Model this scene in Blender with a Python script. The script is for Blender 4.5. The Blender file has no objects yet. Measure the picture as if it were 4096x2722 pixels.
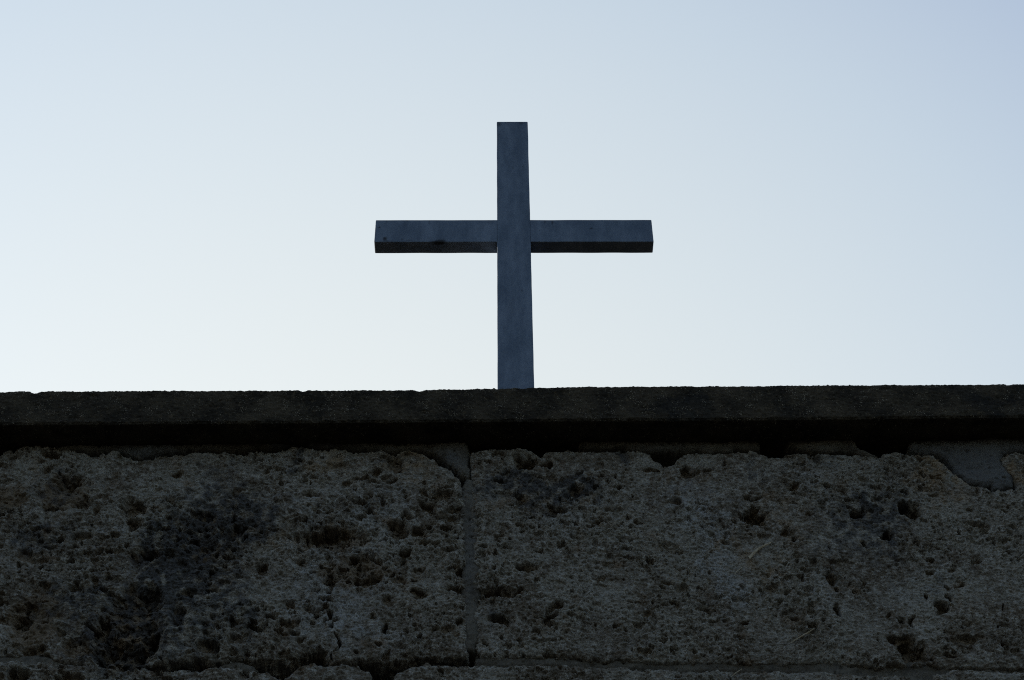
import bpy, math, numpy as np
from mathutils import Vector, Matrix
R = math.radians
# ------------------------------------------------------------ camera, world, sun, exposure
scene = bpy.context.scene
SW, SH, F = 4096.0, 2722.0, 6605.0          # picture size and focal length in picture pixels
CAMH = 1.6
PITCH, ROLL = R(45.0), R(0.67)
cam_d = bpy.data.cameras.new('camera')
cam = bpy.data.objects.new('camera', cam_d)
scene.collection.objects.link(cam)
cam_d.sensor_width = 36.0
cam_d.lens = 36.0 * F / SW
cam_d.clip_start = 0.05
cam_d.clip_end = 5000
CM = Matrix.Rotation(PITCH + math.pi / 2, 4, 'X') @ Matrix.Rotation(-ROLL, 4, 'Z')
cam.matrix_world = Matrix.Translation((0, 0, CAMH)) @ CM
scene.camera = cam

SUN_EL, SUN_AZ = R(14.0), R(-60.0)           # azimuth measured from +Y towards +X
SKY_S, VEIL_S, VEIL_N = 0.3, 10.0, 0.0
VEIL = [(0.0, (0.018, 0.023, 0.033)), (0.30, (0.038, 0.048, 0.070)), (0.66, (0.094, 0.113, 0.150)), (0.78, (0.151, 0.169, 0.178)),
        (0.86, (0.187, 0.197, 0.188)), (0.94, (0.224, 0.222, 0.193)), (1.0, (0.247, 0.237, 0.196))]
world = bpy.data.worlds.new('World')
scene.world = world
world.use_nodes = True
wn, wl = world.node_tree.nodes, world.node_tree.links
bg = wn['Background']
sky = wn.new('ShaderNodeTexSky')
sky.sky_type = 'NISHITA'
sky.sun_disc = False
sky.sun_elevation = SUN_EL
sky.sun_rotation = SUN_AZ
sky.altitude = 0
sky.air_density = 1.0
sky.dust_density = 1.0
sky.ozone_density = 1.5
# thin bright haze veil round the sun's side of the sky, added to the clear sky
tcw = wn.new('ShaderNodeTexCoord')
dot = wn.new('ShaderNodeVectorMath'); dot.operation = 'DOT_PRODUCT'
wl.new(tcw.outputs['Generated'], dot.inputs[0])
vaz, vel = R(-10.0), R(20.0)
dot.inputs[1].default_value = (math.sin(vaz) * math.cos(vel), math.cos(vaz) * math.cos(vel), math.sin(vel))
wnz = wn.new('ShaderNodeTexNoise'); wnz.inputs['Scale'].default_value = 1.6; wnz.inputs['Detail'].default_value = 3
wnz.inputs['Roughness'].default_value = 0.45
wmp = wn.new('ShaderNodeMapping'); wmp.inputs['Scale'].default_value = (1, 1, 2.2)
wl.new(tcw.outputs['Generated'], wmp.inputs[0]); wl.new(wmp.outputs[0], wnz.inputs['Vector'])
wad = wn.new('ShaderNodeMath'); wad.operation = 'MULTIPLY_ADD'; wad.inputs[1].default_value = VEIL_N; wl.new(wnz.outputs['Fac'], wad.inputs[0]); wl.new(dot.outputs['Value'], wad.inputs[2])
rmp = wn.new('ShaderNodeValToRGB'); rmp.color_ramp.interpolation = 'LINEAR'
wl.new(wad.outputs[0], rmp.inputs[0])
for i_, (p_, c_) in enumerate(VEIL):
    e_ = rmp.color_ramp.elements[i_] if i_ < 2 else rmp.color_ramp.elements.new(p_)
    e_.position = p_
for e_, (p_, c_) in zip(rmp.color_ramp.elements, VEIL): e_.color = (*c_, 1)
vsc = wn.new('ShaderNodeVectorMath'); vsc.operation = 'SCALE'; vsc.inputs['Scale'].default_value = VEIL_S
wl.new(rmp.outputs[0], vsc.inputs[0])
vadd = wn.new('ShaderNodeVectorMath'); vadd.operation = 'ADD'
sks = wn.new('ShaderNodeVectorMath'); sks.operation = 'SCALE'; sks.inputs['Scale'].default_value = SKY_S
wl.new(sky.outputs[0], sks.inputs[0])
wl.new(sks.outputs[0], vadd.inputs[0]); wl.new(vsc.outputs[0], vadd.inputs[1])
wl.new(vadd.outputs[0], bg.inputs[0])
bg.inputs[1].default_value = 0.10

sun_d = bpy.data.lights.new('sun', 'SUN')
sun_d.energy = 2.0
sun_d.angle = R(0.5)
sun_d.color = (1.0, 0.86, 0.68)
sun = bpy.data.objects.new('sun', sun_d)
scene.collection.objects.link(sun)
sdir = Vector((math.sin(SUN_AZ) * math.cos(SUN_EL), math.cos(SUN_AZ) * math.cos(SUN_EL), math.sin(SUN_EL)))
sun.rotation_euler = sdir.to_track_quat('Z', 'Y').to_euler()
sun.location = (-6, 12, 12)

scene.view_settings.view_transform = 'Standard'
scene.view_settings.look = 'None'
scene.view_settings.exposure = 1.72
scene.view_settings.gamma = 1.0
scene.cycles.use_denoising = False
scene.cycles.filter_width = 1.1
scene.render.resolution_x, scene.render.resolution_y = 1024, 680

# ------------------------------------------------------------ helpers
C = scene.collection
CR = np.array(CM.to_3x3())


def at(px, py, Y):
    """picture point(s) -> (X, Z) on the vertical plane y = Y"""
    px = np.asarray(px, float); py = np.asarray(py, float)
    d = np.stack([(px - SW / 2) / F, (SH / 2 - py) / F, -np.ones_like(px)], -1) @ CR.T
    t = Y / d[..., 1]
    return d[..., 0] * t, CAMH + d[..., 2] * t


def tag(o, label=None, cat=None, group=None, kind=None):
    if label: o['label'] = label
    if cat: o['category'] = cat
    if group: o['group'] = group
    if kind: o['kind'] = kind
    return o


def empty(name, loc=(0, 0, 0), rz=0.0):
    o = bpy.data.objects.new(name, None)
    C.objects.link(o); o.location = loc; o.rotation_euler = (0, 0, rz)
    return o


def mesh_np(name, co, quads, mat, parent=None, attrs=None, smooth=True):
    me = bpy.data.meshes.new(name)
    co = np.ascontiguousarray(co, np.float32); quads = np.ascontiguousarray(quads, np.int32)
    used = np.unique(quads)
    remap = np.zeros(len(co), np.int32); remap[used] = np.arange(len(used))
    co = co[used]; quads = remap[quads]
    me.vertices.add(len(co)); me.vertices.foreach_set('co', co.ravel())
    n = len(quads)
    me.loops.add(n * 4); me.loops.foreach_set('vertex_index', quads.ravel())
    me.polygons.add(n)
    me.polygons.foreach_set('loop_start', np.arange(0, n * 4, 4, dtype=np.int32))
    me.polygons.foreach_set('use_smooth', np.full(n, smooth))
    me.update(calc_edges=True)
    for k, v in (attrs or {}).items():
        a = me.attributes.new(k, 'FLOAT', 'POINT')
        a.data.foreach_set('value', np.ascontiguousarray(v.ravel()[used], np.float32))
    me.materials.append(mat)
    o = bpy.data.objects.new(name, me); C.objects.link(o)
    if parent: o.parent = parent
    return o


# ---- noise, vectorised
def _hash(ix, iy, seed):
    h = (ix.astype(np.int64) * 374761393 + iy.astype(np.int64) * 668265263 + seed * 974711) & 0xFFFFFFFF
    h = ((h ^ (h >> 13)) * 1274126177) & 0xFFFFFFFF
    h = ((h ^ (h >> 16)) * 2246822519) & 0xFFFFFFFF
    return (h ^ (h >> 15)) & 0xFFFFFFFF


def rnd(ix, iy, seed):
    return _hash(ix, iy, seed) / 4294967296.0


def gnoise(x, y, seed=0):
    ix = np.floor(x); iy = np.floor(y); fx = x - ix; fy = y - iy
    u = fx * fx * fx * (fx * (fx * 6 - 15) + 10); v = fy * fy * fy * (fy * (fy * 6 - 15) + 10)

    def g(dx, dy):
        a = rnd(ix + dx, iy + dy, seed) * 2 * np.pi
        return np.cos(a) * (fx - dx) + np.sin(a) * (fy - dy)
    a = g(0, 0) * (1 - u) + g(1, 0) * u
    b = g(0, 1) * (1 - u) + g(1, 1) * u
    return (a * (1 - v) + b * v) * 1.5


def fbm(x, y, seed=0, oct=4, gain=0.5, lac=2.03):
    s = np.zeros_like(x); a = 1.0
    for i in range(oct):
        s += a * gnoise(x, y, seed + i * 17); a *= gain; x = x * lac + 11.3; y = y * lac + 5.7
    return s


def sstep(a, b, x):
    t = np.clip((x - a) / (b - a), 0, 1)
    return t * t * (3 - 2 * t)


def pits(x, z, cell, seed, prob, rmin, rmax, asp=1.5, soft=0.55, slant=0.0):
    """scattered oval holes; returns 0..1 (times the hole's own depth factor)"""
    zz = (z + slant * x)
    u = x / (cell * asp); v = zz / cell
    iu = np.floor(u); iv = np.floor(v)
    out = np.zeros_like(x)
    for du in (-1, 0, 1):
        for dv in (-1, 0, 1):
            cu, cv = iu + du, iv + dv
            p = rnd(cu, cv, seed)
            ox = cu + 0.15 + 0.7 * rnd(cu, cv, seed + 1); oy = cv + 0.15 + 0.7 * rnd(cu, cv, seed + 2)
            rr = rmin + (rmax - rmin) * rnd(cu, cv, seed + 3) ** 2
            a = 0.7 + 0.6 * rnd(cu, cv, seed + 4)
            th = (rnd(cu, cv, seed + 5) - 0.5) * 1.3
            ex = u - ox; ey = v - oy
            c, s = np.cos(th), np.sin(th)
            d = np.sqrt(((ex * c + ey * s) * a) ** 2 + ((ey * c - ex * s) / a) ** 2) / rr
            w = 1 - sstep(1 - soft, 1.0, d)
            out = np.maximum(out, np.where(p < prob, w * (0.5 + 0.5 * rnd(cu, cv, seed + 6)), 0))
    return out


def poly_sdf(x, z, P):
    """signed distance, positive inside"""
    P = np.asarray(P, float)
    sh = x.shape; x = x.ravel(); z = z.ravel()
    best = np.full(x.shape, 1e9); ins = np.zeros(x.shape, bool)
    for i in range(len(P)):
        ax, az = P[i]; bx, bz = P[(i + 1) % len(P)]
        ex, ez = bx - ax, bz - az; L = ex * ex + ez * ez + 1e-12
        t = np.clip(((x - ax) * ex + (z - az) * ez) / L, 0, 1)
        d = (x - ax - t * ex) ** 2 + (z - az - t * ez) ** 2
        best = np.minimum(best, d)
        c = ((az > z) != (bz > z))
        ins ^= c & (x < (bx - ax) * (z - az) / (bz - az + 1e-12) + ax)
    return (np.sqrt(best) * np.where(ins, 1, -1)).reshape(sh)


# ---- node helper
class NB:
    def __init__(self, name, rough=0.9, spec=0.3):
        self.m = bpy.data.materials.new(name); self.m.use_nodes = True
        self.n, self.l = self.m.node_tree.nodes, self.m.node_tree.links
        self.b = self.n['Principled BSDF']
        self.b.inputs['Roughness'].default_value = rough
        self.b.inputs['Specular IOR Level'].default_value = spec
        self.tc = self.n.new('ShaderNodeTexCoord').outputs['Object']

    def scale(self, s):
        k = self.n.new('ShaderNodeMapping'); k.inputs['Scale'].default_value = s
        self.l.new(self.tc, k.inputs[0]); return k.outputs[0]

    def noise(self, scale, detail=4, rough=0.55, vec=None, out='Fac', dist=0.0):
        k = self.n.new('ShaderNodeTexNoise'); k.inputs['Scale'].default_value = scale
        k.inputs['Detail'].default_value = detail; k.inputs['Roughness'].default_value = rough
        k.inputs['Distortion'].default_value = dist
        self.l.new(vec or self.tc, k.inputs['Vector']); return k.outputs[out]

    def voro(self, scale, vec=None, feature='F1', out='Distance'):
        k = self.n.new('ShaderNodeTexVoronoi'); k.feature = feature
        k.inputs['Scale'].default_value = scale
        self.l.new(vec or self.tc, k.inputs['Vector']); return k.outputs[out]

    def rng(self, v, a, b, c=0.0, d=1.0):
        k = self.n.new('ShaderNodeMapRange'); k.interpolation_type = 'SMOOTHSTEP'
        for i, q in enumerate((a, b, c, d)): k.inputs[i + 1].default_value = q
        self.l.new(v, k.inputs[0]); return k.outputs[0]

    def attr(self, name):
        k = self.n.new('ShaderNodeAttribute'); k.attribute_name = name; return k.outputs['Fac']

    def math(self, op, a, b):
        k = self.n.new('ShaderNodeMath'); k.operation = op
        for i, q in enumerate((a, b)):
            if isinstance(q, (int, float)): k.inputs[i].default_value = q
            else: self.l.new(q, k.inputs[i])
        return k.outputs[0]

    def mix(self, f, a, b, mode='MIX'):
        k = self.n.new('ShaderNodeMix'); k.data_type = 'RGBA'; k.blend_type = mode
        if isinstance(f, (int, float)): k.inputs[0].default_value = f
        else: self.l.new(f, k.inputs[0])
        for i, q in ((6, a), (7, b)):
            if isinstance(q, tuple): k.inputs[i].default_value = (*q, 1)
            else: self.l.new(q, k.inputs[i])
        return k.outputs[2]

    def color(self, c): self.l.new(c, self.b.inputs['Base Color'])

    def bump(self, h, dist, strength=1.0):
        k = self.n.new('ShaderNodeBump'); k.inputs['Distance'].default_value = dist
        k.inputs['Strength'].default_value = strength
        self.l.new(h, k.inputs['Height']); self.l.new(k.outputs[0], self.b.inputs['Normal'])


# ------------------------------------------------------------ materials
def mat_stone():
    s = NB('porous_limestone', 0.95, 0.2)
    mott = s.noise(3.4, 7, 0.62, dist=0.8)
    fine = s.noise(38, 5, 0.7)
    grain = s.noise(210, 3, 0.7)
    c = s.mix(s.rng(mott, 0.40, 0.60), (0.140, 0.114, 0.086), (0.255, 0.232, 0.194))
    c = s.mix(s.rng(fine, 0.44, 0.66), c, (0.350, 0.325, 0.285))
    c = s.mix(s.rng(s.noise(9, 4, 0.6), 0.56, 0.72, 0, 0.6), c, (0.190, 0.130, 0.080))
    c = s.mix(s.rng(s.attr('warm'), 0.1, 0.9, 0, 0.75), c, (0.260, 0.190, 0.120))
    c = s.mix(s.rng(s.attr('pale'), 0.1, 0.9, 0, 0.65), c, (0.330, 0.325, 0.315))
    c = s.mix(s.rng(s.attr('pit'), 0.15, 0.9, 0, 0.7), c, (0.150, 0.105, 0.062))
    c = s.mix(s.rng(s.attr('stain'), 0.1, 0.9, 0, 0.85), c, (0.055, 0.054, 0.056))
    c = s.mix(s.rng(s.noise(60, 5, 0.75, dist=0.5), 0.58, 0.68, 0, 0.5), c, (0.095, 0.072, 0.048))
    g = s.rng(grain, 0.32, 0.70, 0.90, 1.34)
    gm = s.n.new('ShaderNodeCombineColor')
    for i in range(3): s.l.new(g, gm.inputs[i])
    c = s.mix(1.0, c, gm.outputs[0], 'MULTIPLY')
    s.color(c)
    h = s.math('ADD', s.noise(160, 5, 0.7), s.math('MULTIPLY', s.voro(110), -0.8))
    s.bump(h, 0.0035, 0.8)
    return s.m


def mat_mortar():
    s = NB('lime_mortar', 0.95, 0.1)
    c = s.mix(s.rng(s.noise(5, 5, 0.6), 0.35, 0.68), (0.112, 0.095, 0.073), (0.178, 0.160, 0.132))
    c = s.mix(s.rng(s.noise(26, 5, 0.7), 0.52, 0.74, 0, 0.6), c, (0.07, 0.062, 0.054))
    c = s.mix(s.rng(s.noise(190, 2, 0.6), 0.58, 0.72, 0, 0.5), c, (0.23, 0.215, 0.19))
    c = s.mix(s.attr('cool'), c, (0.140, 0.143, 0.149))
    c = s.mix(s.rng(s.noise(7, 7, 0.75, dist=1.0), 0.47, 0.64, 0, 0.75), c, (0.070, 0.062, 0.052))
    s.color(c)
    s.bump(s.noise(120, 5, 0.7), 0.004, 1.0)
    return s.m


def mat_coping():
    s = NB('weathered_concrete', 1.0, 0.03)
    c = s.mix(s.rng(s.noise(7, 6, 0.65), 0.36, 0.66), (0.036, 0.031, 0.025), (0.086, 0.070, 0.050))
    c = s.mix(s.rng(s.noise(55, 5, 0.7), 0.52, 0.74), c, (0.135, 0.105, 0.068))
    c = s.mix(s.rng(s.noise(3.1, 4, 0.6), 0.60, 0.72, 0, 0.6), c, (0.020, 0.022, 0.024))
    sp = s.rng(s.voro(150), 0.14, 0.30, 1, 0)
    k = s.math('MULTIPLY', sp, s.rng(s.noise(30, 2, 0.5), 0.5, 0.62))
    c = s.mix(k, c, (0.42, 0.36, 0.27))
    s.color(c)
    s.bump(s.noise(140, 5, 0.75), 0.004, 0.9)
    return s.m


def mat_cross():
    s = NB('grey_blue_painted_concrete', 0.85, 0.12)
    v = s.scale((1, 1, 0.35))
    c = s.mix(s.rng(s.noise(11, 7, 0.7, v), 0.36, 0.66), (0.128, 0.165, 0.226), (0.208, 0.254, 0.330))
    c = s.mix(s.rng(s.noise(55, 4, 0.7), 0.60, 0.78, 0, 0.55), c, (0.088, 0.098, 0.108))
    c = s.mix(s.rng(s.attr('stain'), 0.15, 0.95, 0, 0.92), c, (0.030, 0.030, 0.032))
    c = s.mix(s.rng(s.noise(150, 2, 0.6), 0.66, 0.76, 0, 0.35), c, (0.30, 0.31, 0.32))
    s.color(c)
    s.bump(s.noise(70, 6, 0.7), 0.0025, 0.6)
    return s.m


def mat_simple(name, a, b, sc, rough=0.9, spec=0.2):
    s = NB(name, rough, 0.25)
    s.color(s.mix(s.rng(s.noise(sc, 6, 0.6), 0.3, 0.7), a, b)); s.bump(s.noise(sc * 9, 4, 0.6), 0.01, 0.5)
    s.b.inputs['Specular IOR Level'].default_value = spec
    return s.m


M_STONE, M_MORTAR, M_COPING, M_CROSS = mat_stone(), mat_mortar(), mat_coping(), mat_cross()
M_GROUND = mat_simple('packed_earth', (0.018, 0.018, 0.014), (0.030, 0.028, 0.023), 0.6, 1.0, 0.0)
M_STALK = mat_simple('dry_straw', (0.34, 0.25, 0.14), (0.55, 0.48, 0.36), 30, 0.7)
M_CORE = mat_simple('rubble_core', (0.10, 0.09, 0.075), (0.16, 0.15, 0.13), 6)

# ------------------------------------------------------------ ground
g = 2500.0
gx = np.concatenate([-np.geomspace(g, 4, 22), np.linspace(-3, 3, 9), np.geomspace(4, g, 22)])
GX, GY = np.meshgrid(gx, gx)
GZ = 0.03 * gnoise(GX * 0.6, GY * 0.6, 3) * (np.hypot(GX, GY) < 60) - 0.02


def grid_quads(nr, nc):
    i = np.arange(nr - 1)[:, None] * nc + np.arange(nc - 1)[None, :]
    return np.stack([i, i + 1, i + nc + 1, i + nc], -1).reshape(-1, 4)


ground = mesh_np('ground', np.stack([GX, GY, GZ], -1).reshape(-1, 3), grid_quads(*GX.shape), M_GROUND)
tag(ground, kind='structure')

# ------------------------------------------------------------ wall
YW = 4.874                 # face of the masonry
YC = 4.750                 # face of the coping
wall = empty('stone_wall', (0, YW, 0))
tag(wall, 'dark pitted limestone block wall with a thick projecting coping slab', 'wall')


def zoomed(lst, ox, oy, k=2360 / 1024.0):
    return [(ox + a / k, oy + b / k) for a, b in lst]


def w_pts(px):
    a = np.array(px, float); X, Z = at(a[:, 0], a[:, 1], YW); return list(zip(X, Z))


R1, R2, R3, R4 = [(1024 * i, 1500) for i in range(4)]
R5, R6, R7, R8 = [(1024 * i, 2042) for i in range(4)]
A_top = zoomed([(-1500, 700), (-900, 720), (-300, 690), (0, 720), (60, 700), (180, 690), (300, 640), (430, 625), (520, 660), (560, 680), (690, 705), (800, 735),
                (870, 745), (960, 735), (1050, 715), (1120, 735), (1180, 750), (1270, 775), (1330, 770), (1480, 740), (1600, 720),
                (1800, 710), (2000, 700), (2130, 695), (2240, 725), (2300, 690)], *R1) + \
    zoomed([(0, 680), (160, 705), (300, 660), (440, 650), (560, 680), (620, 690), (740, 672), (800, 690), (900, 710), (1040, 700),
            (1130, 685), (1210, 690), (1270, 715), (1340, 690), (1430, 690), (1560, 715), (1640, 780), (1760, 850), (1850, 920),
            (1880, 1000), (1925, 1060)], *R2)
A_bot = zoomed([(1945, 1330), (1500, 1340), (1100, 1385), (950, 1360), (860, 1390), (720, 1400), (680, 1400), (600, 1290), (480, 1295),
                (380, 1340), (200, 1365), (0, 1350)], *R6) + \
    zoomed([(2200, 1345), (2000, 1370), (1500, 1370), (1400, 1400), (1150, 1405), (850, 1400), (560, 1395), (400, 1290), (0, 1330),
            (-600, 1340), (-1500, 1350)], *R5)
B_top = zoomed([(1985, 1060), (1982, 715), (2060, 690), (2130, 685), (2280, 685)], *R2) + \
    zoomed([(0, 690), (60, 682), (190, 690), (220, 720), (265, 750), (310, 705), (420, 700), (520, 683), (620, 690), (770, 705),
            (900, 690), (1060, 690), (1200, 705), (1270, 725), (1300, 770), (1380, 800), (1440, 815), (1500, 790), (1550, 735),
            (1600, 712), (1720, 705), (1900, 715), (2100, 705), (2200, 690), (2330, 720)], *R3) + \
    zoomed([(0, 750), (140, 735), (300, 710), (400, 725), (620, 715), (780, 725), (960, 750), (1040, 740), (1100, 712), (1240, 712),
            (1310, 730), (1400, 728), (1520, 728), (1600, 780), (1700, 880), (1800, 960), (1880, 1010), (1990, 1030), (2070, 1065),
            (2180, 1050), (2250, 1040), (2300, 1080), (2310, 1000), (2260, 920), (2200, 830), (2160, 760), (2200, 720), (2290, 695),
            (2360, 715), (2600, 700), (3000, 720), (3600, 690)], *R4)
B_bot = zoomed([(3600, 1450), (2360, 1450), (1600, 1440), (1450, 1400), (1260, 1420), (1180, 1450), (850, 1435), (700, 1400), (600, 1390), (0, 1405)], *R8) + \
    zoomed([(1750, 1385), (1400, 1390), (1150, 1380), (850, 1370), (500, 1360), (300, 1340), (0, 1340)], *R7) + \
    zoomed([(2080, 1340), (2020, 1250)], *R6)
LOW = [(-1500, 1395), (-500, 1400)]
D_top = zoomed(LOW + [(0, 1395), (200, 1395), (560, 1405), (850, 1410), (1150, 1412), (1350, 1430), (1420, 1475), (1500, 1465), (1700, 1440),
                (1830, 1455), (2040, 1420)], *R5) + zoomed([(0, 1465), (150, 1500), (235, 1545)], *R6)
E_top = zoomed([(255, 1545), (290, 1520), (380, 1430), (480, 1415), (640, 1440), (740, 1425), (940, 1430), (980, 1470), (1040, 1500)], *R6)
F_top = zoomed([(1300, 1480), (1450, 1430), (1580, 1405), (1700, 1405), (1900, 1420), (2000, 1430)], *R6) + \
    zoomed([(0, 1412), (600, 1428), (960, 1450), (1300, 1478), (1550, 1470), (1800, 1468), (2360, 1470)], *R7) + \
    zoomed([(400, 1470), (640, 1500), (1200, 1520), (1300, 1530)], *R8)
G_top = zoomed([(1520, 1500), (1700, 1475), (2000, 1480), (2360, 1485), (3000, 1480), (3600, 1490)], *R8)

XL, XR = -3.05, 3.0
zlow = 3.87
xE0, zt = w_pts([E_top[0]])[0]; xE1 = w_pts([E_top[-1]])[0][0]
xF0 = w_pts([F_top[0]])[0][0]; xF1 = w_pts([F_top[-1]])[0][0]; xG0 = w_pts([G_top[0]])[0][0]


def ends(P, flip=False):
    return P


A_poly = w_pts(A_top) + w_pts(A_bot)
B_poly = w_pts(B_top) + w_pts(B_bot)
tD = w_pts(D_top); tE = w_pts(E_top); tF = w_pts(F_top); tG = w_pts(G_top)
D_poly = tD + [(tD[-1][0] - 0.01, zlow), (tD[0][0], zlow + 0.01)]
E_poly = tE + [(tE[-1][0] + 0.08, 4.64), (tE[-1][0] + 0.06, zlow), (tE[0][0] + 0.01, zlow)]
F_poly = [(tF[0][0] - 0.07, 4.66)] + tF + [(tF[-1][0] + 0.03, zlow), (tF[0][0] - 0.05, zlow)]
G_poly = tG + [(tG[-1][0], zlow), (tG[0][0] - 0.02, zlow)]

# mortar patches (picture outlines laid on the wall face)
T1 = zoomed([(-1500, 500), (-1500, 660), (0, 645), (200, 650), (330, 635), (560, 680), (700, 690), (850, 690), (960, 695), (1040, 712), (1100, 702),
             (1150, 712), (1190, 740), (1270, 765), (1330, 757), (1400, 735), (1470, 712), (1640, 700), (1700, 690), (2160, 690), (2340, 670)], *R1) + \
    zoomed([(240, 655), (400, 640), (480, 650), (560, 665), (700, 652), (780, 665), (880, 685), (1000, 680), (1060, 690), (1240, 700),
            (1400, 690), (1560, 700), (1640, 720), (1740, 790), (1840, 870), (1870, 930), (1975, 950), (1978, 700), (1950, 500)], *R2)
T2 = zoomed([(560, 500), (600, 640), (760, 680), (850, 665), (1010, 660), (1120, 680), (1240, 690), (1330, 700), (1550, 700),
             (1700, 682), (1800, 710), (2000, 690), (2160, 680), (2300, 680), (2320, 500)], *R3)
T3 = zoomed([(110, 500), (180, 650), (320, 665), (400, 690), (560, 695), (700, 690), (850, 720), (960, 740), (1040, 735), (1090, 715),
             (950, 690), (850, 640), (760, 500)], *R4)
T4 = zoomed([(1310, 500), (1290, 640), (1320, 690), (1440, 700), (1560, 720), (1650, 770), (1700, 820), (1740, 900), (1830, 960), (1900, 990),
             (2060, 1000), (2080, 1040), (2200, 1030), (2270, 1000), (2290, 930), (2230, 840), (2180, 780), (2180, 710), (2260, 690),
             (3400, 690), (3400, 500)], *R4)
V1 = [(1852, 1955), (1872, 1912), (1884, 1912), (1903, 2050), (1912, 2200), (1910, 2400), (1902, 2560), (1892, 2590), (1872, 2586),
      (1862, 2450), (1860, 2200), (1852, 2050)]
H1 = [(1912, 2618), (2200, 2622), (2450, 2628), (2800, 2636), (3072, 2640), (3340, 2636), (3500, 2650), (3620, 2640), (3700, 2640), (4000, 2660), (5200, 2660),
      (5200, 2678), (4096, 2690), (3790, 2690), (3740, 2760), (3660, 2760), (3600, 2716), (3400, 2708), (3240, 2690), (3072, 2676), (2700, 2672), (2480, 2663), (2300, 2657), (1912, 2650)]
H2 = [(-900, 2610), (0, 2612), (180, 2608), (260, 2640), (250, 2662), (0, 2662), (-900, 2662)]
H3 = [(880, 2632), (960, 2630), (1010, 2645), (1040, 2664), (1000, 2676), (870, 2664)]
H4 = [(1325, 2650), (1360, 2640), (1400, 2630), (1430, 2640), (1440, 2664), (1400, 2676), (1330, 2680)]
MORTAR = [w_pts(p) for p in (T1, T2, T3, T4, V1, H1, H2, H3, H4)]

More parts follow.
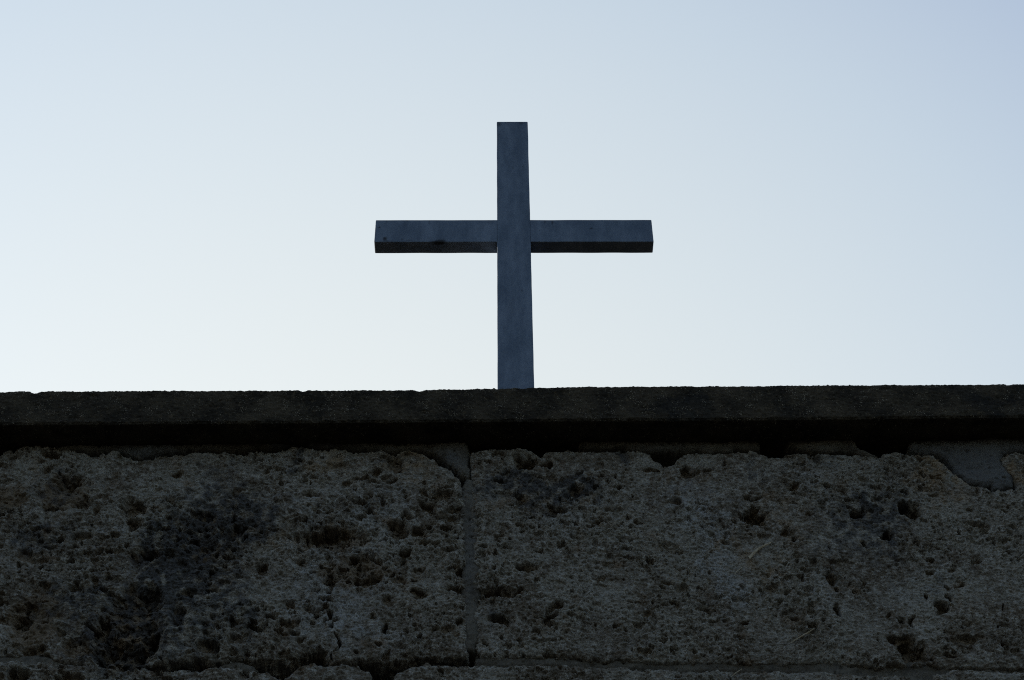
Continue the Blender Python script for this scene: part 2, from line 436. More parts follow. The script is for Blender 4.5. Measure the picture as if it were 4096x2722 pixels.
# cavities: (zoom x, y, rx, ry, depth cm) per region
CAV = []
for reg, lst in ((R1, [(600, 1060, 260, 170, 1.6), (100, 1100, 160, 120, 1.0), (1900, 1350, 120, 90, 1.6), (420, 880, 60, 38, 3), (640, 1000, 100, 85, 4), (480, 1220, 100, 42, 3), (750, 1180, 85, 60, 3.5), (1240, 1230, 115, 80, 4.5),
                       (1210, 1380, 75, 45, 4), (1570, 1150, 60, 45, 2.5), (1660, 900, 50, 30, 2), (890, 1240, 40, 30, 2), (2180, 1080, 60, 40, 2)]),
                 (R2, [(1290, 810, 80, 85, 3.5), (1270, 970, 55, 28, 2), (840, 985, 35, 35, 2), (1080, 910, 60, 32, 2.5), (480, 1105, 80, 18, 2),
                       (1190, 1180, 45, 28, 2.5), (1370, 1110, 40, 26, 2), (1050, 1150, 25, 36, 1.8), (1740, 1150, 52, 22, 2), (1570, 1225, 90, 40, 3.5),
                       (1390, 1310, 105, 40, 3.5), (80, 890, 60, 26, 2), (250, 1320, 45, 25, 2), (650, 880, 40, 16, 1.2), (1820, 1310, 50, 22, 2), (2230, 985, 70, 30, 2.5)]),
                 (R3, [(130, 805, 125, 62, 6), (330, 825, 60, 48, 4), (1600, 890, 95, 55, 4.5), (1450, 790, 90, 28, 4), (2230, 1300, 105, 58, 6.5),
                       (2240, 1145, 85, 20, 2.5), (2240, 1230, 80, 20, 3), (1500, 1165, 60, 26, 2.5), (590, 1075, 85, 50, 3), (1135, 1120, 20, 30, 2.5), (980, 1040, 42, 32, 2),
                       (80, 1130, 70, 40, 2.5), (630, 905, 24, 20, 2), (890, 965, 18, 22, 2), (1100, 965, 26, 20, 2.5), (1270, 880, 60, 22, 2),
                       (1080, 1310, 34, 20, 2), (1180, 1355, 60, 18, 2), (1960, 820, 30, 18, 2), (1780, 880, 60, 20, 2), (1340, 870, 40, 24, 2), (805, 930, 20, 26, 2)]),
                 (R4, [(240, 1038, 88, 22, 2.5), (650, 1070, 60, 42, 3.5), (540, 1050, 52, 32, 2), (820, 1270, 75, 45, 5), (1320, 1240, 100, 62, 6), (1270, 1190, 50, 28, 3),
                       (1090, 1470, 68, 34, 5), (165, 1450, 60, 34, 3.5), (240, 1505, 38, 38, 3.5), (390, 1290, 40, 14, 1.5), (1520, 940, 16, 16, 2), (1575, 942, 24, 14, 2),
                       (1950, 1060, 16, 24, 2), (1860, 1245, 34, 20, 2), (850, 1130, 40, 12, 1.5), (2230, 1230, 24, 22, 1.8)]),
                 (R5, [(1160, 1150, 320, 290, 3.0), (300, 1000, 260, 260, 1.2), (1900, 350, 160, 130, 1.4), (1390, 790, 115, 85, 6.5), (1225, 800, 115, 100, 3.5), (935, 1060, 62, 66, 7), (1000, 1190, 125, 85, 5), (1375, 1190, 85, 80, 7),
                       (1230, 1340, 120, 70, 7), (930, 1340, 75, 60, 7), (1100, 1290, 180, 90, 5), (700, 1250, 140, 80, 2.5), (1380, 1070, 90, 60, 2.5), (200, 1030, 85, 56, 5), (1290, 420, 120, 65, 3), (2130, 215, 100, 60, 3),
                       (160, 1530, 90, 50, 6), (700, 700, 60, 40, 2.5), (420, 690, 50, 50, 2.5), (240, 420, 70, 45, 2), (170, 520, 40, 30, 2), (880, 660, 60, 26, 2), (300, 1280, 130, 28, 3),
                       (540, 1110, 30, 60, 2), (1570, 395, 45, 30, 3), (1680, 480, 60, 40, 2.5), (330, 910, 50, 60, 2), (1640, 960, 60, 80, 2.5), (1730, 760, 90, 35, 2), (1990, 1060, 40, 24, 2), (1860, 1400, 130, 40, 6), (1600, 1420, 100, 30, 5)]),
                 (R6, [(700, 250, 330, 120, 1.8), (900, 560, 330, 150, 1.2), (640, 235, 230, 62, 5.5), (640, 330, 90, 50, 3), (1320, 180, 110, 62, 5), (1500, 220, 90, 34, 3), (75, 530, 48, 58, 4), (690, 660, 52, 85, 3.5), (1010, 625, 130, 38, 3.5),
                       (950, 545, 70, 26, 2), (685, 965, 42, 42, 3.5), (730, 1040, 30, 40, 3), (1190, 1085, 48, 38, 4), (1850, 720, 95, 36, 3.5), (2210, 755, 165, 50, 5.5), (2230, 250, 40, 20, 1.6),
                       (2235, 985, 98, 48, 5), (722, 1250, 20, 95, 6), (1145, 445, 62, 22, 2.5), (1620, 310, 60, 22, 2.5), (1770, 370, 72, 22, 2.5), (1500, 740, 60, 22, 2.5), (1500, 790, 60, 34, 2.5),
                       (1210, 830, 100, 28, 2.5), (1080, 980, 52, 22, 2.5), (330, 870, 34, 30, 2.5), (540, 915, 100, 18, 2), (1090, 1248, 26, 22, 3), (950, 1290, 40, 24, 3), (420, 1180, 50, 30, 2.5), (260, 1160, 50, 24, 2), (410, 470, 70, 34, 2.5),
                       (1490, 610, 34, 18, 2.5), (1350, 640, 60, 24, 2), (2110, 1225, 22, 24, 2.5), (2290, 1160, 30, 22, 2.5), (1790, 1080, 100, 24, 1.6), (1850, 1130, 50, 30, 1.4), (560, 1345, 110, 46, 5), (1690, 1480, 28, 50, 4), (1210, 1330, 45, 36, 2.5),
                       (1750, 250, 26, 24, 2.5), (1880, 240, 26, 22, 2)]),
                 (R7, [(120, 518, 98, 32, 3), (320, 970, 62, 66, 5.5), (400, 885, 58, 36, 3), (440, 1085, 34, 20, 2.5), (1150, 822, 75, 20, 2.2), (1400, 875, 26, 14, 2), (1500, 850, 50, 28, 2.5), (1520, 380, 56, 16, 2),
                       (1460, 660, 62, 22, 2.2), (1390, 700, 34, 14, 1.6), (730, 145, 52, 16, 2), (240, 380, 22, 16, 1.8), (585, 415, 16, 12, 1.8), (830, 620, 40, 18, 1.4), (1250, 960, 28, 16, 2), (1050, 1110, 26, 20, 2), (2175, 1060, 32, 22, 2.5),
                       (1420, 1225, 46, 22, 2), (1550, 543, 30, 10, 1.5), (1620, 590, 22, 18, 1.6), (1010, 640, 30, 18, 1.6), (800, 1060, 22, 16, 1.8), (1310, 840, 26, 22, 1.8), (360, 1350, 80, 14, 2), (1240, 1470, 60, 14, 2.5)]),
                 (R8, [(635, 920, 40, 52, 4.5), (1590, 900, 48, 50, 4.5), (1660, 790, 42, 38, 4), (1490, 790, 30, 24, 2.5), (1250, 1005, 28, 28, 3.5), (1335, 1025, 24, 40, 3.5), (1330, 1290, 140, 82, 8), (1250, 1200, 110, 44, 3.5),
                       (1500, 1360, 30, 26, 6), (1690, 1340, 55, 30, 3.5), (1930, 440, 46, 34, 3), (1870, 400, 40, 20, 2), (600, 640, 42, 34, 3), (640, 735, 34, 38, 3), (890, 340, 30, 26, 2.5), (565, 345, 22, 18, 2.5), (1710, 560, 34, 36, 2.5),
                       (1480, 580, 40, 26, 2), (880, 680, 42, 18, 2), (1110, 965, 36, 20, 2.5), (1010, 1215, 18, 18, 2.5), (1770, 700, 26, 18, 2.5), (1690, 705, 36, 14, 1.8), (340, 620, 20, 44, 2.5), (570, 610, 44, 16, 1.8), (1490, 465, 60, 20, 1.8),
                       (2180, 1250, 40, 40, 2.5), (2295, 1275, 20, 18, 2.5), (1830, 1265, 18, 12, 2), (920, 1360, 26, 22, 2.5), (2170, 900, 14, 20, 2), (1660, 885, 20, 18, 2.5), (1000, 1450, 300, 18, 3), (220, 1430, 60, 16, 2)])):
    for a, b, rx, ry, d in lst:
        if rx > 58: rx, ry = rx * 1.15, ry * 1.18
        px, py = reg[0] + a / 2.305, reg[1] + b / 2.305
        X, Z = at(px, py, YW)
        sc = 1.0 / 1085.0
        CAV.append((float(X), float(Z), rx / 2.305 * sc, ry / 2.305 * sc / 0.75, d * 0.01))

# stains / pale / warm zones: (px, py, rx, ry, amount)
STAIN = [(300, 2250, 330, 260, .28), (420, 2520, 230, 150, .2), (3500, 2080, 260, 200, .2), (2250, 2000, 220, 110, .35), (830, 2120, 170, 230, 1.0), (700, 2330, 120, 160, .7), (890, 2500, 130, 180, .45), (2080, 1950, 170, 80, .8), (2250, 1930, 140, 60, .5), (130, 2150, 90, 70, .5),
         (3420, 2140, 190, 120, .5), (3560, 2020, 70, 120, .6), (3250, 1870, 90, 40, .5), (1150, 1820, 60, 26, .7), (1490, 1850, 50, 50, .6), (2440, 1830, 65, 36, .8),
         (1500, 2010, 110, 50, .5), (520, 2520, 200, 160, .6), (230, 1940, 160, 60, .5), (3800, 2350, 150, 60, .35), (4000, 2600, 130, 60, .4), (2000, 2450, 90, 40, .5), (1250, 2120, 120, 60, .5),
         (3500, 2000, 60, 60, .4), (3020, 1890, 60, 60, .6), (1010, 2080, 60, 90, .6), (200, 2420, 120, 60, .5), (2500, 2560, 200, 40, .3)]
PALE = [(1480, 2080, 230, 190, .45), (1300, 2450, 260, 130, .45), (2850, 2230, 110, 180, .9), (2780, 2010, 160, 90, .5), (2300, 2060, 130, 60, .6), (3500, 2000, 60, 30, .4), (1330, 2350, 180, 160, .5), (1150, 2050, 150, 60, .4), (2950, 2380, 60, 90, .6),
        (3300, 2350, 130, 60, .4), (3180, 1900, 130, 60, .5), (430, 2100, 60, 40, .5), (1560, 2560, 200, 60, .4), (3700, 2330, 200, 60, .4), (2330, 1830, 60, 30, .5)]
WARM = [(3750, 1930, 130, 90, 1.0), (1620, 1850, 150, 90, .5), (1290, 1860, 120, 80, .7), (560, 2550, 160, 70, .8), (3150, 2080, 140, 80, .45), (3050, 2300, 100, 100, .5), (1100, 2200, 120, 90, .4),
        (4070, 1880, 60, 110, .9), (2950, 2200, 70, 60, .4), (3900, 2500, 150, 120, .3), (2420, 2030, 140, 70, .4), (200, 1900, 120, 70, .35)]


def blobs(X, Z, lst, seed):
    out = np.zeros_like(X)
    wx = X + 0.09 * fbm(X * 4, Z * 4, seed, 4); wz = Z + 0.09 * fbm(X * 4, Z * 4, seed + 50, 4)
    n = 0.5 + 0.9 * fbm(X * 26, Z * 26, seed + 90, 3)
    for px, py, rx, ry, a in lst:
        cx, cz = at(px, py, YW); k = 1 / 1085.0
        d = ((wx - cx) / (rx * k)) ** 2 + ((wz - cz) / (ry * k / 0.75)) ** 2
        out += a * np.exp(-d)
    return np.clip(out * np.clip(0.35 + 1.1 * n, 0, 1.6), 0, 1)


def stone_depth(X, Z, fine=True, sl=0.0, seed=0):
    """how far the worn face lies behind the wall plane, metres, plus colour masks"""
    wx = X + 0.008 * fbm(X * 30, Z * 30, 5 + seed, 3); wz = Z + 0.008 * fbm(X * 30, Z * 30, 8 + seed, 3)
    rug = 0.45 + 0.75 * sstep(0.5, -0.6, X + 0.35 * fbm(X * 1.7, Z * 2.3, 25, 3))          # rougher towards the left blocks
    D = 0.009 * fbm(X * 2.2, Z * 2.6, 21 + seed, 3) + 0.009 * rug * fbm(wx * 11, wz * 17 + sl * X * 17, 31 + seed, 4, 0.55)
    dens = sstep(-0.45, 0.45, fbm(X * 2.6, Z * 3.4, 41 + seed, 3))
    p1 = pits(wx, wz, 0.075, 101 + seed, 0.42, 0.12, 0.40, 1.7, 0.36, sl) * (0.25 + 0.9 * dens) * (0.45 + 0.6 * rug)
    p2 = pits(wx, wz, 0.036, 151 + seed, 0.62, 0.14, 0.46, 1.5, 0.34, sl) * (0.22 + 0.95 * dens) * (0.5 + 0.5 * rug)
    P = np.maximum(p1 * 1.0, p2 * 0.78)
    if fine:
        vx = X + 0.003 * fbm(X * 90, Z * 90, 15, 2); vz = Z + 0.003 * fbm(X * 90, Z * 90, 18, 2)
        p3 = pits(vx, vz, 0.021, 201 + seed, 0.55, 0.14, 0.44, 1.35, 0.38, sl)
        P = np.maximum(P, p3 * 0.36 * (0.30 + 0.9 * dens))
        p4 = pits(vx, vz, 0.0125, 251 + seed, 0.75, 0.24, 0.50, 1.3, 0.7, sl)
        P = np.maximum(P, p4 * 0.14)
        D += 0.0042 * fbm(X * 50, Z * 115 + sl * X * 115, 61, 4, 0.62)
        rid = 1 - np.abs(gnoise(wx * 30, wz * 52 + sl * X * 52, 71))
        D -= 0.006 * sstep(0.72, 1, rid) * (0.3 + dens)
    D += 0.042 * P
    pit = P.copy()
    cw = X + 0.020 * fbm(X * 15, Z * 15, 305, 3, 0.5); cz = Z + 0.017 * fbm(X * 15, Z * 15, 355, 3, 0.5)
    rag = 0.13 * fbm(X * 42, Z * 42, 365, 2, 0.5)
    bed = 0.012 * fbm(X * 24, Z * 24, 375, 3, 0.55)
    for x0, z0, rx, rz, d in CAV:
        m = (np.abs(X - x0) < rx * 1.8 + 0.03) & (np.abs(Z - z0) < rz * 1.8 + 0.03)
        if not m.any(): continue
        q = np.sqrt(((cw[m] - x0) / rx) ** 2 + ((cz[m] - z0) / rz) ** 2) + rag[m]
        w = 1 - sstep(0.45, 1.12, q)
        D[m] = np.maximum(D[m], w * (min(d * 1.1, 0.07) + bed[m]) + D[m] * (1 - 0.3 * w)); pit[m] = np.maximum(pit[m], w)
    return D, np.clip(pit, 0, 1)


def axis(parts):
    out = [parts[0][0]]
    for a, b, s in parts:
        n = max(1, int(round((b - a) / s))); out += list(np.linspace(a, b, n + 1)[1:])
    return np.array(out)


def block(poly, fine, sl=0.0, seed=0, drop=0.020):
    P = np.array(poly); x0, x1 = P[:, 0].min() - 0.032, P[:, 0].max() + 0.032
    z0, z1 = P[:, 1].min() - 0.032, P[:, 1].max() + 0.032
    if fine:
        a, b = max(x0, -2.0), min(x1, 2.0); pr = []
        if x0 < a: pr.append((x0, a, 0.008))
        pr.append((a, b, 0.0023))
        if b < x1: pr.append((b, x1, 0.008))
        xs = axis(pr)
        zc = max(z0, 4.62)
        zs = axis(([(z0, zc, 0.010)] if zc - z0 > 0.03 else []) + [(zc if zc - z0 > 0.03 else z0, z1, 0.0026)])
    else:
        xs = axis([(x0, x1, 0.02)]); zs = axis([(z0, z1, 0.02)])
    X, Z = np.meshgrid(xs, zs)
    D, pit = stone_depth(X, Z, fine, sl, seed)
    sd = poly_sdf(X, Z, P) + 0.007 * fbm(X * 22, Z * 22, 401 + seed, 3, 0.5)
    D += 0.009 * (1 - sstep(0, 0.024, sd)) + (0.11 + 0.05 * fbm(X * 30, Z * 30, 441 + seed, 3, 0.5)) * sstep(0.003, -drop, sd)
    D = np.minimum(D, 0.15)
    Q = grid_quads(*X.shape); keep = (sd.ravel()[Q] > -drop - 0.005).any(1)
    # lumps on the steep sides of the holes, so they are not smooth shafts
    k = sstep(0.008, 0.04, D)
    Xd = X + 0.006 * k * fbm(Z * 38 + 3.1, D * 55, 421 + seed, 3, 0.55)
    Zd = Z + 0.009 * k * fbm(X * 38, D * 55 + 7.7, 431 + seed, 3, 0.55)
    co = np.stack([Xd, D, Zd], -1).reshape(-1, 3)
    at_ = {'pit': pit, 'stain': blobs(X, Z, STAIN, 501), 'pale': blobs(X, Z, PALE, 601), 'warm': blobs(X, Z, WARM, 701)}
    return mesh_np('stone_block', co, Q[keep], M_STONE, wall, at_)


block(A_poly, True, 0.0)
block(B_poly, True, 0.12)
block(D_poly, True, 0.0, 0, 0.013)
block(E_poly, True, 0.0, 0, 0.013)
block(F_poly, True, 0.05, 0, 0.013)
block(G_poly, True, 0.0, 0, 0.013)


def rect(x0, x1, z0, z1): return [(x0, z0), (x1, z0), (x1, z1), (x0, z1)]


rs = np.random.RandomState(4)
xa, xb = A_poly[0][0], B_poly[-12][0]
xa = min(p[0] for p in A_poly); xb = max(p[0] for p in B_poly)
xd = min(p[0] for p in D_poly); xg = max(p[0] for p in G_poly)
ztop = 5.865
outer = [rect(xa - 1.95, xa - .03, 4.90, ztop), rect(xa - 4.1, xa - 1.98, 4.90, ztop), rect(xb + .03, xb + 2.0, 4.90, ztop), rect(xb + 2.03, xb + 4.1, 4.90, ztop),
         rect(xd - 1.8, xd - .03, zlow, 4.87), rect(xd - 4.1, xd - 1.83, zlow, 4.87), rect(xg + .03, xg + 1.9, zlow, 4.86), rect(xg + 1.93, xg + 4.1, zlow, 4.86)]
z = zlow - .03
for ci in range(4):
    z0 = max(z - 0.97, -0.05); x = -7.0 - rs.rand()
    while x < 7:
        w = 1.5 + rs.rand() * 0.8; outer.append(rect(x, x + w, z0, z)); x += w + .03
    z = z0 - .03
for i, r_ in enumerate(outer): block(r_, False, 0, 1000 + i)

# mortar in the joints
xs = axis([(-2.9, -2.15, 0.01), (-2.15, 2.15, 0.004), (2.15, 2.9, 0.01)])
zs = axis([(4.60, 5.915, 0.004)])
X, Z = np.meshgrid(xs, zs)
inner = np.maximum.reduce([poly_sdf(X, Z, p) for p in (A_poly, B_poly, D_poly, E_poly, F_poly, G_poly)])
MS = np.array([poly_sdf(X, Z, p) for p in MORTAR])
which = MS.argmax(0)
REC = np.array([0.002, 0.006, 0.008, 0.010, 0.009, 0.018, 0.02, 0.02, 0.02]); GROW = np.array([-.006, -.006, -.006, -.004, .012, .008, .004, 0, 0])
msd = MS.max(0) + GROW[which] + 0.006 * fbm(X * 26, Z * 26, 811, 4, 0.6)
D = REC[which] + 0.007 * fbm(X * 5, Z * 7, 821, 3) + 0.0045 * fbm(X * 38, Z * 38, 831, 4, 0.6)
D += 0.010 * (1 - sstep(0, 0.016, msd)) + 0.11 * sstep(0.002, -0.012, msd) + 0.010 * pits(X, Z, 0.024, 841, .4, .1, .38)
COOL = np.zeros_like(X)
for px_, py_, rx_c, rz_c, a_ in ((585, 1790, 190, 45, 1.0), (1290, 1775, 140, 22, .7), (1130, 1775, 60, 12, .5), (1810, 1830, 70, 50, .6), (2650, 1780, 130, 20, .35), (1880, 2200, 30, 160, .35)):
    c0, c1 = at(px_, py_, YW)
    COOL += 1.2 * a_ * np.exp(-((X - c0) * 1085 / rx_c) ** 2 - ((Z - c1) * 814 / rz_c) ** 2)
COOL = np.clip(COOL * (0.8 + 0.6 * fbm(X * 18, Z * 18, 861, 3)), 0, 1)
Q = grid_quads(*X.shape); keep = (inner.ravel()[Q] < 0.05).any(1)
mesh_np('mortar_joint', np.stack([X, np.minimum(D, 0.145), Z], -1).reshape(-1, 3), Q[keep], M_MORTAR, wall, {'cool': np.where(which == 3, 0.6, 0.0) + COOL})
# mortar and rubble core behind everything
ctop = 5.915
co = np.array([(x, y, z_) for x in (-7.2, 7.2) for y in (0.16, 0.62) for z_ in (-0.1, ctop - 0.012)], float)
core = mesh_np('wall_core', co, [(0, 4, 5, 1), (2, 3, 7, 6), (0, 1, 3, 2), (4, 6, 7, 5), (1, 5, 7, 3), (0, 2, 6, 4)], M_CORE, wall, smooth=False)
# coarse mortar of the outer joints
xs = axis([(-7.2, 7.2, 0.05)]); zs = axis([(-0.1, 4.60, 0.05)])
for x0, x1, z0, z1 in ((-7.2, 7.2, -0.1, 4.58), (-7.2, -2.9, 4.58, ctop - .015), (2.9, 7.2, 4.58, ctop - .015)):
    xs = axis([(x0, x1, .03)]); zs = axis([(z0, z1, .03)]); X, Z = np.meshgrid(xs, zs)
    D = 0.030 + 0.008 * fbm(X * 4, Z * 4, 851, 3) + 0.13 * 0
    ins = np.maximum.reduce([poly_sdf(X, Z, p) for p in outer] + [poly_sdf(X, Z, p) for p in (A_poly, B_poly, D_poly, E_poly, F_poly, G_poly)])
    D = np.where(ins > 0.02, 0.155, D)
    mesh_np('mortar_joint', np.stack([X, D, Z], -1).reshape(-1, 3), grid_quads(*X.shape), M_MORTAR, wall)

# ---- coping slab: a closed profile swept along x, roughened
xs = axis([(-7.3, -2.15, 0.02), (-2.15, 2.15, 0.003), (2.15, 7.3, 0.02)])
tx, tz = at(np.array([0, 500, 1024, 1400, 1700, 1900, 2048, 2300, 2700, 3072, 3600, 4096]),
            -4 + np.array([1567, 1564, 1562, 1562, 1560, 1556, 1552, 1548, 1545, 1543, 1539, 1537.]), YC)
bx_, bz_ = at(np.array([0, 1024, 2048, 3072, 4096]), np.array([1697, 1690, 1683, 1677, 1667.]), YC)
ztopx = np.interp(xs, tx, tz); zbotx = np.interp(xs, bx_, bz_)
ptop = np.polyfit(tx, tz, 1); pbot = np.polyfit(bx_, bz_, 1)
print('coping', ptop, pbot, np.polyval(ptop, 0), np.polyval(pbot, 0))
ZT0 = float(np.polyval(ptop, 0))
DEP = 0.124 * 2 + 0.62
# profile: list of (y, z fraction 0 bottom..1 top, ) sampled densely on front, coarser elsewhere
prof = []
for t in np.linspace(0, 1, 14)[:-1]: prof.append((0.30 - 0.292 * t, 0.0, 0, -1))       # underside, moving to the front
for t in np.linspace(0, 1, 6)[:-1]: prof.append((0.008 - 0.008 * t, 0.05 * t, -.7, -.7))
for t in np.linspace(0.05, 0.95, 58): prof.append((0.0, t, -1, 0))
for t in np.linspace(0, 1, 8)[1:]: prof.append((0.010 * t, 0.95 + 0.05 * t, -.5, .8))
for t in np.linspace(0, 1, 24)[1:]: prof.append((0.010 + 0.35 * t ** 1.5, 1.0, 0, 1))
for t in np.linspace(0, 1, 8)[1:]: prof.append((0.36 + (DEP - 0.36) * t, 1.0, 0, 1))
for t in np.linspace(0, 1, 5)[1:]: prof.append((DEP, 1 - t, 1, 0))
for t in np.linspace(0, 1, 8)[1:-1]: prof.append((DEP - (DEP - 0.30) * t, 0.0, 0, -1))
prof = np.array(prof); n = len(prof)
# arc length for noise coordinate
zz_ = prof[:, 1] * 0.175
arc = np.concatenate([[0], np.cumsum(np.hypot(np.diff(prof[:, 0]), np.diff(zz_)))])
XX, AA = np.meshgrid(xs, arc)
disp = 0.0035 * fbm(XX * 9, AA * 9, 901, 3) + 0.0030 * fbm(XX * 60, AA * 60, 911, 4, 0.65)
grit = pits(XX, AA, 0.013, 921, .55, .15, .48, 1.1, .9)
edge = np.exp(-((AA - arc[np.argmin(abs(prof[:, 1] - 1) + abs(prof[:, 0] - 0.01))]) / 0.03) ** 2)
chip = pits(XX, AA, 0.05, 931, .35, .15, .45, 1.6, .8)
crumb = pits(XX, AA, 0.022, 941, .45, .12, .42, 1.2, .95)
big = 0.5 + 0.9 * fbm(XX * 5, AA * 0, 951, 3)
disp = disp * (1 - 0.35 * edge) + 0.0040 * grit * (1 - 0.5 * edge) - 0.009 * chip * edge - 0.004 * chip + 0.0042 * np.clip(big, 0, 1.2) * crumb * edge
N = prof[:, 2:4] / np.maximum(1e-6, np.hypot(prof[:, 2], prof[:, 3]))[:, None]
Yp = (YC - YW) + prof[:, 0][:, None] + N[:, 0][:, None] * disp
Zp = zbotx[None, :] + prof[:, 1][:, None] * (ztopx - zbotx)[None, :] + N[:, 1][:, None] * disp
co = np.stack([XX, Yp, Zp], -1)
nc = len(xs)
Q = grid_quads(n, nc)
i = np.arange(nc - 1); Q = np.concatenate([Q, np.stack([(n - 1) * nc + i, (n - 1) * nc + i + 1, i + 1, i], -1)])
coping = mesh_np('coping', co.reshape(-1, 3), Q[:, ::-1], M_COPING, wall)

# ------------------------------------------------------------ cross
W = 0.15
YX = 4.902
cx0, cz0 = at(2063.5, 1550, YX)
cx0 = float(cx0); cz0 = float(cz0)
CYAW = R(0.80)
cross = empty('cross', (cx0, YX, ZT0 - 0.003), CYAW)
tag(cross, 'plain slate grey cross with a long crossbar, standing upright on the coping', 'cross')


def crossbox(name, x0, x1, y0, y1, z0, z1, sx, sz, seedv, stains, skip=(), taper=None):
    """box with subdivided, very slightly uneven faces and softened arrises"""
    def ax(a, b, s):
        n_ = max(2, int((b - a) / s)); e = 0.0035
        return np.concatenate([[a], [a + e], np.linspace(a + e, b - e, n_ + 1)[1:-1], [b - e], [b]])
    X_, Z_, Y_ = ax(x0, x1, sx), ax(z0, z1, sz), ax(y0, y1, 0.01)
    bm_v, quads, off = [], [], 0
    faces = {'front': (X_, Z_, lambda u, v: (u, y0 + 0 * u, v), False), 'back': (X_, Z_, lambda u, v: (u, y1 + 0 * u, v), True),
             'left': (Y_, Z_, lambda u, v: (x0 + 0 * u, u, v), True), 'right': (Y_, Z_, lambda u, v: (x1 + 0 * u, u, v), False),
             'bottom': (X_, Y_, lambda u, v: (u, v, z0 + 0 * u), True), 'top': (X_, Y_, lambda u, v: (u, v, z1 + 0 * u), False)}
    for k, (a, b, fn, fl) in faces.items():
        if k in skip: continue
        U, V = np.meshgrid(a, b); p = np.stack(fn(U, V), -1).astype(float)
        q = grid_quads(*U.shape); quads.append((q[:, ::-1] if fl else q) + off); off += U.size; bm_v.append(p.reshape(-1, 3))
    P = np.concatenate(bm_v)
    # soften arrises
    r = 0.0035
    lo = np.array([x0, y0, z0]); hi = np.array([x1, y1, z1])
    l2, h2 = lo + r, hi - r
    if 'left' in skip: l2[0] = lo[0]
    if 'right' in skip: h2[0] = hi[0]
    cl = np.clip(P, l2, h2); d = P - cl; L = np.linalg.norm(d, axis=1)
    m = L > 1e-9; P[m] = cl[m] + d[m] / L[m][:, None] * np.minimum(L[m], r)[:, None]
    if taper is not None: P[:, 0] += taper(P[:, 0], P[:, 2])
    P[:, 0] += 0.0011 * gnoise(P[:, 2] * 7, P[:, 1] * 7, seedv) * (0 if skip else 1)
    P[:, 2] += 0.0009 * gnoise(P[:, 0] * 9, P[:, 1] * 9, seedv + 3) * (1 if skip else 0)
    st = np.zeros(len(P))
    for sx_, sz_, rx, rz, a in stains:
        st += a * np.exp(-((P[:, 0] - sx_) / rx) ** 2 - ((P[:, 2] - sz_) / rz) ** 2) * (P[:, 1] < y0 + .02)
    return P, np.concatenate(quads), st


HP = 11.8 * W + 0.145          # from the coping to the top
_, zt_ = at(2049, 487, YX); HP = float(zt_) - (ZT0 - 0.003)
_, za1 = at(2062, 880, YX); _, za0 = at(2062, 968, YX)
ZA1, ZA0 = float(za1) - (ZT0 - 0.003), float(za0) - (ZT0 - 0.003)
DP = 0.46 * W
print('cross', HP, ZA0, ZA1, ZA1 - ZA0)


def sx(px, py):  # stain position in cross space
    a, b = at(px, py, YX); return float(a) - cx0, float(b) - (ZT0 - 0.003)


ups = [(*sx(2035, 490), .02, .012, .6), (*sx(2085, 492), .018, .02, .6), (*sx(1996, 498), .014, .03, .7), (*sx(2096, 527), .005, .006, .9), (*sx(1995, 541), .006, .006, .7), (*sx(2033, 526), .004, .006, .6),
       (*sx(2094, 667), .005, .005, 1), (*sx(2055, 612), .007, .007, .5), (*sx(2052, 672), .005, .012, .5), (*sx(2088, 1164), .006, .008, .8), (*sx(2062, 1030), .02, .06, .35), (*sx(2045, 1230), .03, .09, .35),
       (*sx(2040, 700), .03, .05, .3), (*sx(2075, 1360), .03, .08, .25)]
P, Q, st = crossbox('upright', -W / 2, W / 2, 0, DP, 0, HP, 0.008, 0.01, 31, ups)
mesh_np('upright', P, Q, M_CROSS, cross, {'stain': st}, smooth=False)
bars = [(*sx(1518, 916), .006, .006, 1), (*sx(1540, 960), .012, .012, 1), (*sx(1552, 970), .03, .006, .7), (*sx(1610, 963), .006, .006, .9), (*sx(1765, 968), .028, .014, .8), (*sx(1740, 970), .03, .006, .6),
        (*sx(1630, 888), .007, .005, .9), (*sx(1720, 890), .004, .028, 1.0), (*sx(1547, 890), .006, .02, .6), (*sx(1595, 912), .006, .010, .5), (*sx(1620, 905), .02, .03, .35), (*sx(1812, 894), .004, .005, .9), (*sx(1697, 883), .006, .004, .8), (*sx(1832, 958), .003, .003, .7),
        (*sx(1640, 966), .03, .006, .6), (*sx(2178, 888), .005, .012, .9), (*sx(2211, 890), .005, .018, 1.0), (*sx(2232, 905), .012, .006, .5), (*sx(2365, 912), .010, .006, 1.0), (*sx(2318, 885), .01, .01, .4),
        (*sx(2324, 962), .006, .003, .7), (*sx(2380, 962), .012, .003, .6), (*sx(2460, 885), .02, .008, .4), (*sx(2275, 940), .02, .02, .25), (*sx(2540, 930), .02, .03, .2), (*sx(1960, 890), .04, .02, .4)]
lx, _ = sx(1504, 880); rx_, _ = sx(2607, 880)
Pa, Qa, sa = crossbox('a', lx, -W / 2, 0, DP, ZA0, ZA1, 0.008, 0.008, 41, bars, skip=('right',))
Pb, Qb, sb = crossbox('b', W / 2, rx_, 0, DP, ZA0, ZA1, 0.008, 0.008, 47, bars, skip=('left',))
mesh_np('crossbar', np.concatenate([Pa, Pb]), np.concatenate([Qa, Qb + len(Pa)]), M_CROSS, cross, {'stain': np.concatenate([sa, sb])}, smooth=False)


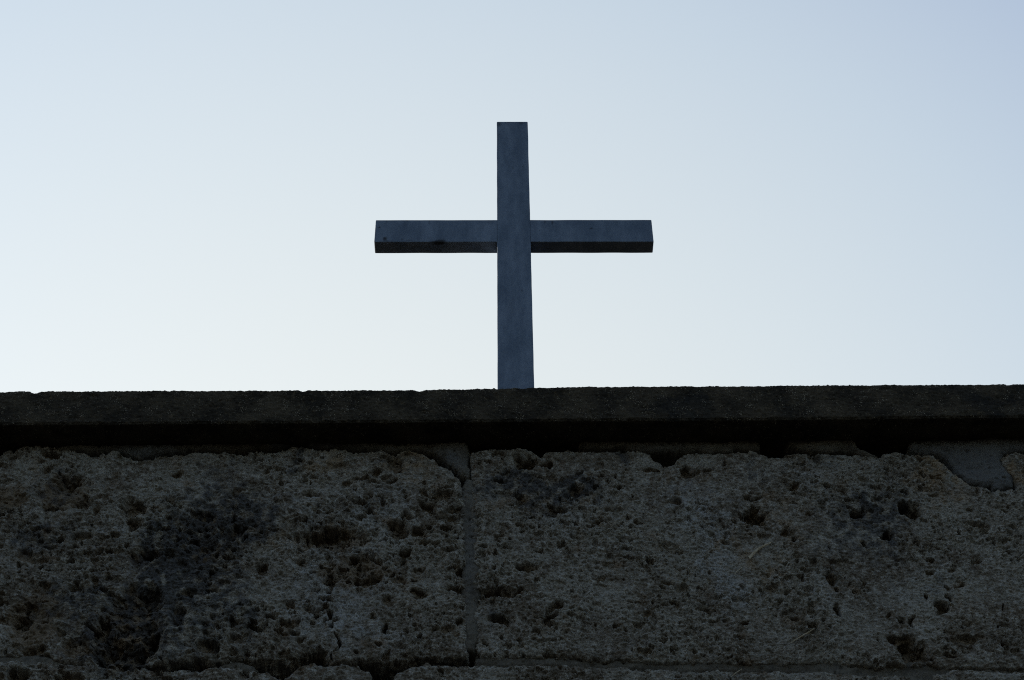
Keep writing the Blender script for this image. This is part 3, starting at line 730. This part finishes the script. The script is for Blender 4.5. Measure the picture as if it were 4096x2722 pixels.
# ------------------------------------------------------------ dry stalks caught on the stone
def stalk(pts, radii, label):
    """pts: (px, py, distance in front of the wall plane)"""
    c = []
    q = np.array([at(a_, b_, YW) for a_, b_, _ in pts], float)
    dx, dz = np.meshgrid(np.linspace(-.006, .006, 5), np.linspace(-.006, .006, 5))
    lift = max(-stone_depth(q[i_, 0] + dx, q[i_, 1] + dz, True, 0.12)[0].min() for i_ in range(len(q)))
    pts = [(a_, b_, o_ + lift - 0.003) for a_, b_, o_ in pts]
    for px, py, o in pts:
        X_, Z_ = at(px, py, YW - o); c.append(Vector((float(X_), YW - o, float(Z_))))
    base = c[0].copy(); V, Fq = [], []; k = 8
    for i, p in enumerate(c):
        t = (c[min(i + 1, len(c) - 1)] - c[max(i - 1, 0)]).normalized()
        u = t.cross(Vector((0, 1, 0))).normalized(); v = t.cross(u)
        for j in range(k):
            a = 2 * math.pi * j / k
            V.append(p - base + (u * math.cos(a) + v * math.sin(a) * 0.6) * radii[i])
    for i in range(len(c) - 1):
        for j in range(k):
            Fq.append((i * k + j, i * k + (j + 1) % k, (i + 1) * k + (j + 1) % k, (i + 1) * k + j))
    for e in (0, (len(c) - 1) * k):
        Fq += [(e, e + 1, e + 2, e + 3), (e, e + 3, e + 4, e + 7), (e + 4, e + 5, e + 6, e + 7)]
    o = mesh_np('dry_stalk', np.array([tuple(q) for q in V]), np.array(Fq), M_STALK)
    o.location = base
    return tag(o, label, 'straw', 'dry straw stalks on the wall')


z7 = lambda a, b, o: (2048 + a / 2.305, 2042 + b / 2.305, o)
z8 = lambda a, b, o: (3072 + a / 2.305, 2042 + b / 2.305, o)
stalk([z7(2185, 440, .004), z7(2225, 400, .008), z7(2260, 365, .009), z7(2310, 335, .009), z7(2360, 310, .009), z7(2400, 290, .006)],
      [.0065, .0060, .0052, .0050, .0042, .0015], 'thickest dry straw piece, pale ended, high on the right stone block')
stalk([z7(2050, 592, .006), z7(2085, 555, .006), z7(2120, 525, .004)], [.0012, .0018, .0014], 'tiny faint straw splinter just below left of the thickest straw')
stalk([z8(205, 1225, .006), z8(260, 1190, .008), z8(320, 1155, .009), z8(380, 1120, .009), z8(430, 1085, .006)], [.0012, .0024, .0030, .0024, .001],
      'long thin curved straw stalk low on the right stone block')
stalk([z7(2020, 1535, .006), z7(2070, 1495, .007), z7(2120, 1463, .006)], [.0012, .0018, .0012], 'thin straw sliver under the mortar line at the bottom edge')
